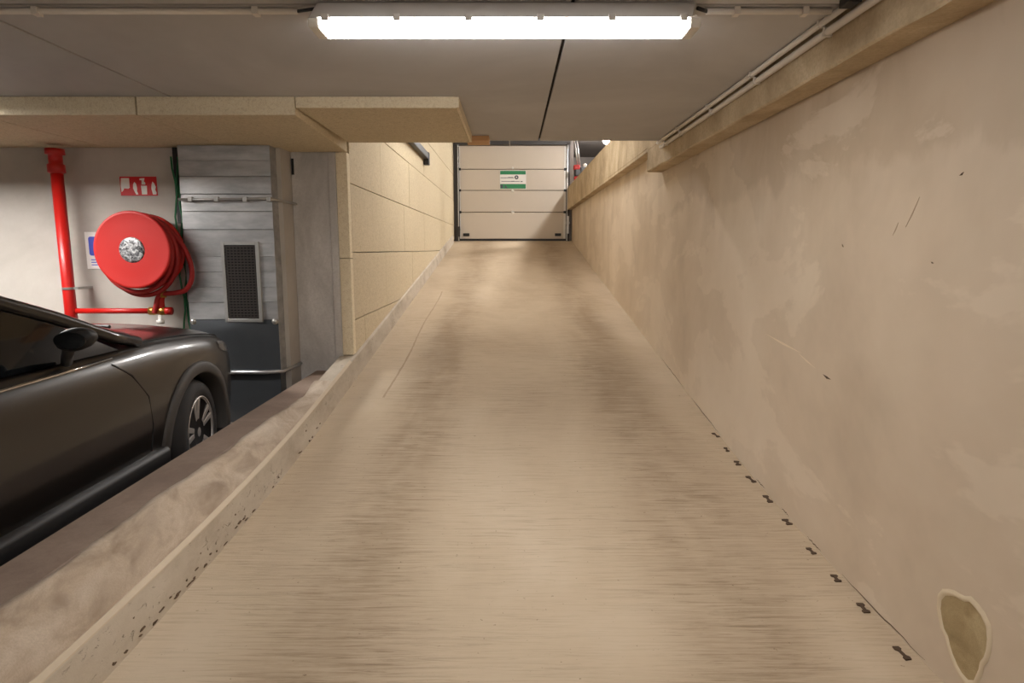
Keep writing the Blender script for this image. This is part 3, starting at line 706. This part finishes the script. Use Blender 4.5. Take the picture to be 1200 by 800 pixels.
# ------------------------------------------------------------------ wall signs
sy = 5.597
x0, x1, z0, z1 = -3.385, -3.068, 1.985, 2.145
s = thing('fire_hose_sign', 'small red sign with white pictograms above the hose reel', 'sign', ((x0+x1)/2, sy, z0))
boxo('sign_plate', 'sign_red', s, x0, x1, sy-.006, sy, z0, z1, bevel=.001)
P = lambda pts: [(x0 + a*(x1-x0), sy-.0075, z0 + b*(z1-z0)) for a, b in pts]
def flat(name, m, pts, par, d=.0014):
    bm = B(); prism(bm, pts, (0, d, 0)); return obj(name, bm, m, par)
flat('pictogram', 'sign_white', P([(.03,.18),(.09,.30),(.10,.38),(.22,.36),(.26,.42),(.26,.92),(.04,.92),(.02,.5)]), s)
flat('pictogram', 'sign_white', P([(.42,.06),(.48,.06),(.45,.25),(.46,.4),(.44,.62),(.40,.72),(.36,.6),(.35,.38),(.38,.24)]), s)
flat('pictogram', 'sign_white', P([(.58,.06),(.72,.06),(.73,.52),(.57,.52)]), s)
flat('pictogram', 'sign_white', P([(.59,.58),(.69,.58),(.69,.70),(.66,.74),(.68,.92),(.55,.9),(.54,.82),(.60,.80)]), s)
flat('pictogram', 'sign_white', P([(.88,.06),(.97,.05),(.98,.16),(.95,.3),(.97,.46),(.93,.66),(.89,.74),(.86,.56),(.85,.36)]), s)
x0, x1, z0, z1 = -3.735, -3.50, 1.355, 1.675
s = thing('instruction_sign', 'white wall sign with a blue panel half hidden behind the hose reel', 'sign', ((x0+x1)/2, sy, z0))
boxo('sign_plate', 'sign_white', s, x0, x1, sy-.005, sy, z0, z1, bevel=.001)
def rrect(a0, a1, b0, b1, r):
    out = []
    for cx, cz, s0 in ((a1-r, b1-r, 0), (a0+r, b1-r, 90), (a0+r, b0+r, 180), (a1-r, b0+r, 270)):
        for k in range(5):
            a = R(s0 + 22.5*k); out.append((cx + r*math.cos(a), sy-.0066, cz + r*math.sin(a)))
    return out
flat('blue_panel', 'sign_blue', rrect(x0+.03, x1-.03, z0+.115, z1-.04, .02), s)
flat('pictogram', 'sign_white', [(x0+.09, sy-.008, z0+.14), (x0+.13, sy-.008, z0+.14), (x0+.12, sy-.008, z0+.2), (x0+.14, sy-.008, z0+.23), (x0+.11, sy-.008, z0+.25), (x0+.08, sy-.008, z0+.22), (x0+.07, sy-.008, z0+.18)], s)
for k in range(3): flat('print_line', 'sign_blue', [(x0+.04, sy-.0066, z0+.075-.022*k), (x1-.05-.02*k, sy-.0066, z0+.075-.022*k), (x1-.05-.02*k, sy-.0066, z0+.083-.022*k), (x0+.04, sy-.0066, z0+.083-.022*k)], s)

# ------------------------------------------------------------------ car
CX = -2.93; HW = 0.92; FA, RA = 4.0, 1.30; WR = 0.345
car = thing('car', 'dark brown black crossover car parked behind the low wall', 'car', (CX, 2.7, 0))
def lerp(a, b, t): return a + (b-a)*t
def interp(tab, y):
    if y <= tab[0][0]: return tab[0][1]
    for (a, va), (b, vb) in zip(tab, tab[1:]):
        if y <= b:
            t = (y-a)/(b-a); t = t*t*(3-2*t) if False else t; return lerp(va, vb, t)
    return tab[-1][1]
T_W = [(0.45,.60),(0.52,.74),(0.65,.83),(0.9,.885),(1.3,.915),(2.0,.92),(3.3,.92),(4.0,.915),(4.3,.90),(4.55,.865),(4.72,.80),(4.84,.70),(4.92,.56),(4.95,.46)]
T_TOP = [(0.45,.92),(0.6,1.02),(1.0,1.06),(2.2,1.05),(3.2,1.065),(3.5,1.075),(3.9,1.06),(4.3,1.03),(4.6,.985),(4.76,.93),(4.86,.86),(4.95,.72)]
T_SH = [(0.45,.86),(0.6,.96),(1.0,1.0),(2.2,.985),(3.2,.985),(3.6,.985),(4.0,.965),(4.3,.935),(4.55,.895),(4.72,.845),(4.84,.79),(4.95,.68)]
T_BOT = [(0.45,.40),(0.7,.28),(1.0,.22),(4.4,.22),(4.7,.24),(4.95,.32)]
def section(y):
    w, zt, zs, zb = interp(T_W, y), interp(T_TOP, y), interp(T_SH, y), interp(T_BOT, y)
    pts = [(0, zb), (.78, zb), (.93, zb+.04), (.975, lerp(zb, zs, .22)), (.992, lerp(zb, zs, .42)), (1.0, lerp(zb, zs, .60)), (.994, lerp(zb, zs, .74)),
           (.988, lerp(zb, zs, .84)), (.965, lerp(zb, zs, .93)), (.935, zs-.006), (.90, zs+.012), (.80, lerp(zs, zt, .46)), (.70, lerp(zs, zt, .60)), (.40, lerp(zs, zt, .90)), (0, zt)]
    return [(f*w, z) for f, z in pts]
bm = B(); rows = []
cys = [0.45,0.48,0.54,0.65,0.8,1.0,1.3,1.7,2.1,2.5,2.9,3.2,3.35,3.5,3.7,3.9,4.1,4.3,4.45,4.58,4.68,4.77,4.84,4.89,4.93,4.95]
for y in cys:
    s = section(y); rows.append([(CX+x, y, z) for x, z in s] + [(CX-x, y, z) for x, z in s[::-1][1:]])
vv = grid(bm, rows); bm.faces.new(vv[0][::-1]); bm.faces.new(vv[-1])
body = obj('body', bm, 'paint', car, 0, True)
sub = body.modifiers.new('sub', 'SUBSURF'); sub.levels = 2; sub.render_levels = 2
cutb = B()
for ay in (FA, RA):
    for sx in (-1, 1):
        lathe(cutb, [(.385, -.22), (.385, .16)], (CX + sx*(HW-.06), ay, WR+.012), (sx, 0, 0), 48)
cut = obj('cutter', cutb, 'void')
cut.location = (0, 0, 0)
bo = body.modifiers.new('arch', 'BOOLEAN'); bo.operation = 'DIFFERENCE'; bo.object = cut; bo.solver = 'EXACT'
bpy.context.view_layer.update()
dg = bpy.context.evaluated_depsgraph_get()
me = bpy.data.meshes.new_from_object(body.evaluated_get(dg))
body.modifiers.clear(); body.data = me
for p in me.polygons: p.use_smooth = True
body.data.materials.clear(); body.data.materials.append(M['paint'])
bpy.data.objects.remove(cut)
es = body.modifiers.new('split', 'EDGE_SPLIT'); es.split_angle = R(40)
def side_x(y, z):
    s = section(y)
    for (xa, za), (xb, zb_) in zip(s, s[1:]):
        if za <= z <= zb_ and zb_ > za: return CX + lerp(xa, xb, (z-za)/(zb_-za))
    return CX + interp(T_W, y)
# arch cladding, wheels
def wheel_mesh_parts(name, ax, ay, steer, right):
    sg_ = 1 if right else -1
    rot = Matrix.Rotation(steer, 4, 'Z'); c = Vector((ax, ay, WR))
    def fin(bm): bmesh.ops.transform(bm, matrix=Matrix.Translation(c) @ rot @ Matrix.Scale(sg_, 4, (1,0,0)), verts=bm.verts); return bm
    bm = B(); lathe(bm, [(.232, -.005), (.245, .012), (.285, .016), (.318, .006), (.338, -.022), (WR, -.05), (WR, -.17), (.335, -.20), (.29, -.22), (.23, -.21)], (0,0,0), (1,0,0), 56)
    ty = obj(name, fin(bm), 'tyre', car, 0, True)
    bm = B()
    for k in range(60):
        a = 2*math.pi*k/60
        for xx in (-.075, -.11, -.145):
            d = Vector((0, math.cos(a), math.sin(a))); t = Vector((0, -math.sin(a), math.cos(a)))
            p = d*(WR+.002) + Vector((xx, 0, 0))
            prism(bm, [p + t*.012 + Vector((.012,0,0)), p - t*.012 + Vector((.012,0,0)), p - t*.012 - Vector((.012,0,0)), p + t*.012 - Vector((.012,0,0))], -d*.006)
    tb = obj('tread_block', fin(bm), 'tyre', ty); tb['kind'] = 'stuff'
    bm = B(); lathe(bm, [(.233, -.004), (.236, .010), (.226, .012), (.218, -.01), (.20, -.10), (.02, -.10)], (0,0,0), (1,0,0), 48); obj('rim', fin(bm), 'alloy_dark', ty, 0, True)
    bm = B(); lathe(bm, [(.236, .008), (.233, .0125), (.222, .0105), (.220, .0)], (0,0,0), (1,0,0), 48, False); obj('rim_lip', fin(bm), 'alloy', ty, 0, True)
    for k in range(5):
        a0 = R(90 + 72*k + 12)
        for s in (-1, 1):
            bm = B(); rot2 = Matrix.Rotation(a0 + s*R(9), 4, 'X')
            prism(bm, [(-.022, .05, -.02), (-.004, .22, -.028+.004*s), (-.004, .22, .006+.004*s), (-.022, .05, .014)], (.014, 0, 0))
            bmesh.ops.transform(bm, matrix=rot2, verts=bm.verts); obj('spoke', fin(bm), 'alloy', ty, 0.004)
    bm = B(); lathe(bm, [(.062, -.05), (.062, -.012), (.03, -.004), (.004, -.003)], (0,0,0), (1,0,0), 24); obj('hub_cap', fin(bm), 'alloy', ty, 0, True)
for right in (True, False):
    sx = 1 if right else -1
    for ay, st in ((FA, R(8)), (RA, 0)):
        wheel_mesh_parts('wheel', CX + sx*(HW-.03), ay, st, right)
        bm = B(); rows = []
        for k in range(37):
            a = R(-14 + 208*k/36); ca, sa = math.cos(a), math.sin(a)
            def pt(r, out):
                y, z = ay + r*ca, WR+.012 + r*sa
                yy = min(max(y, .5), 4.9); base = side_x(yy, max(.28, min(z, .9)))-CX
                base = max(base, HW*.955)
                return (CX + sx*(base + out), y, max(z, .2))
            rows.append([pt(.375, -.10), pt(.377, .010), pt(.386, .020), pt(.440, .018), pt(.452, .008), pt(.453, -.05)])
        grid(bm, rows); obj('arch_cladding', bm, 'cladding', car, 0, True)
        bm = B(); lathe(bm, [(.386, -.02), (.386, -.28), (.05, -.285)], (CX + sx*(HW-.02), ay, WR+.012), (sx, 0, 0), 40, False); obj('wheel_well', bm, 'void', car, 0, True)
    # sill cladding between wheels
    bm = B()
    rows = [[(CX + sx*(HW*f + o_), y, z) for f, o_, z in ((.86, 0, .20), (.95, .012, .215), (.985, .022, .27), (.99, .022, .36), (.985, .012, .385), (.97, -.01, .39))] for y in [1.74 + .2*i for i in range(10)] + [3.565]]
    grid(bm, rows); obj('sill_cladding', bm, 'black', car, 0, True)
    # chrome window line
    bm = B(); tube(bm, [(side_x(y, z) + .004 if sx > 0 else 2*CX-side_x(y, z)-.004, y, z) for y, z in ((1.1,.968),(1.8,.962),(2.4,.960),(2.9,.964),(3.2,.970))], .008, 8); obj('window_trim', bm, 'chrome', car, 0, True)
    # door gaps
    for pts_ in ([(3.18,.94),(3.30,.86),(3.42,.72),(3.45,.55),(3.44,.40)], [(2.25,.94),(2.22,.7),(2.24,.40)]):
        bm = B(); tube(bm, [((side_x(y, z) - CX)*sx + CX - sx*.004, y, z) for y, z in pts_], .007, 6); obj('door_gap', bm, 'void', car)
    # side glass
    k_in = lambda z: HW*.925 - (z-.98)*.42
    outline = [(3.32,.995),(2.98,1.17),(2.55,1.32),(2.05,1.46),(1.4,1.50),(1.0,1.42),(.82,1.02)]
    bm = B(); prism(bm, [(CX + sx*(k_in(z)-.01), y, z) for y, z in outline], (-sx*.01, 0, 0)); obj('side_window', bm, 'glass', car)
    bm = B(); tube(bm, [(CX + sx*(k_in(z)-.012), y, z+.012) for y, z in ((3.50,1.0),(3.30,1.06),(2.98,1.195),(2.55,1.345),(2.05,1.49))], .032, 10); obj('pillar', bm, 'paint', car, 0, True)
    bm = B(); tube(bm, [(CX + sx*(k_in(z)-.012), y, z+.012) for y, z in ((2.05,1.49),(1.4,1.53),(1.0,1.47),(.78,1.05))], .035, 10); obj('pillar', bm, 'paint', car, 0, True)
    bm = B(); tube(bm, [(CX + sx*(k_in(z)-.006), y, z) for y, z in ((2.22,.98),(2.12,1.46))], .03, 8); obj('pillar', bm, 'black', car, 0, True)
    # mirror
    mx, my, mz = CX + sx*1.02, 2.73, 1.135
    bm = B(); bmesh.ops.create_uvsphere(bm, u_segments=24, v_segments=14, radius=1)
    for v in bm.verts:
        c_ = v.co; c_.y = c_.y if c_.y > 0 else c_.y*.35
        v.co = Vector((mx + c_.x*.088*sx, my + c_.y*.085, mz + c_.z*.052 + c_.x*.012))
    mi = obj('side_mirror', bm, 'black', car, 0, True)
    bm = B(); prism(bm, [(mx + .070*math.cos(a)*sx, my-.0305, mz + .038*math.sin(a)) for a in [2*math.pi*i/20 for i in range(20)]], (0, -.004, 0)); obj('mirror_glass', bm, 'glass', mi)
    bm = B(); tube(bm, [(CX + sx*.86, my+.16, mz-.13), (CX + sx*.91, my+.10, mz-.085), (mx-sx*.05, my+.03, mz-.045)], .024, 10); obj('mirror_stem', bm, 'black', mi, 0, True)
    # headlight
    bm = B(); rows = []
    for i in range(9):
        y = lerp(4.40, 4.80, i/8)
        zs = interp(T_SH, y); zt_ = zs-.03; zb_ = zs-.055-.05*math.sin(math.pi*min(1, .25+i/9))
        rows.append([((side_x(y, lerp(zb_, zt_, k/3))-CX+.004)*sx+CX, y, lerp(zb_, zt_, k/3)) for k in range(4)])
    grid(bm, rows); obj('headlight', bm, 'lens', car, 0, True)
    # bonnet gap
    bm = B(); tube(bm, [(CX + sx*.885*interp(T_W, y), y, interp(T_SH, y)+.015) for y in (3.45,3.7,4.0,4.3,4.55,4.7)], .005, 6); obj('bonnet_gap', bm, 'void', car)
# windscreen, roof, wipers
bm = B(); rows = []
for i in range(9):
    t = i/8
    row = []
    for k in range(13):
        f = -1 + 2*k/12
        z = lerp(1.05, 1.53, t); w = lerp(.80, .60, t)
        row.append((CX + f*w, lerp(3.52, 2.05, t) + (1-f*f)*lerp(.20, .12, t), z + .02*(1-f*f)))
    rows.append(row)
grid(bm, rows); obj('windscreen', bm, 'glass', car, 0, True)
bm = B(); rows = []
for i in range(9):
    y = lerp(2.12, .95, i/8); z = 1.55 + .035*math.sin(math.pi*i/8*.9+.2) - .07*(i/8)**3
    rows.append([(CX + f*lerp(.63, .60, i/8), y + (1-f*f)*(.1 if i == 0 else 0), z + .03*(1-f*f)) for f in [-1+2*k/10 for k in range(11)]])
grid(bm, rows); ro = obj('roof', bm, 'paint', car, 0, True); so = ro.modifiers.new('solid', 'SOLIDIFY'); so.thickness = .03
bm = B(); grid(bm, [[(CX + f*lerp(.62, .78, t), lerp(.95, .60, t), lerp(1.53, 1.03, t)) for f in (-1,-.5,0,.5,1)] for t in (0,.5,1)]); obj('rear_window', bm, 'glass', car, 0, True)
for x0_, x1_ in ((-.55, .05), (.0, .62)):
    bm = B(); tube(bm, [(CX + x1_, 3.60 if x1_ > .3 else 3.72, 1.085), (CX + x0_, 3.62 if x0_ < -.3 else 3.74, 1.10)], .010, 6); obj('wiper', bm, 'black', car)
bm = B(); box(bm, CX-.26, CX+.26, 4.935, 4.965, .40, .51); obj('number_plate', bm, 'sign_white', car, 0.003)
bm = B(); box(bm, CX-.42, CX+.42, 4.93, 4.957, .56, .70); obj('front_grille', bm, 'black', car, 0.01)
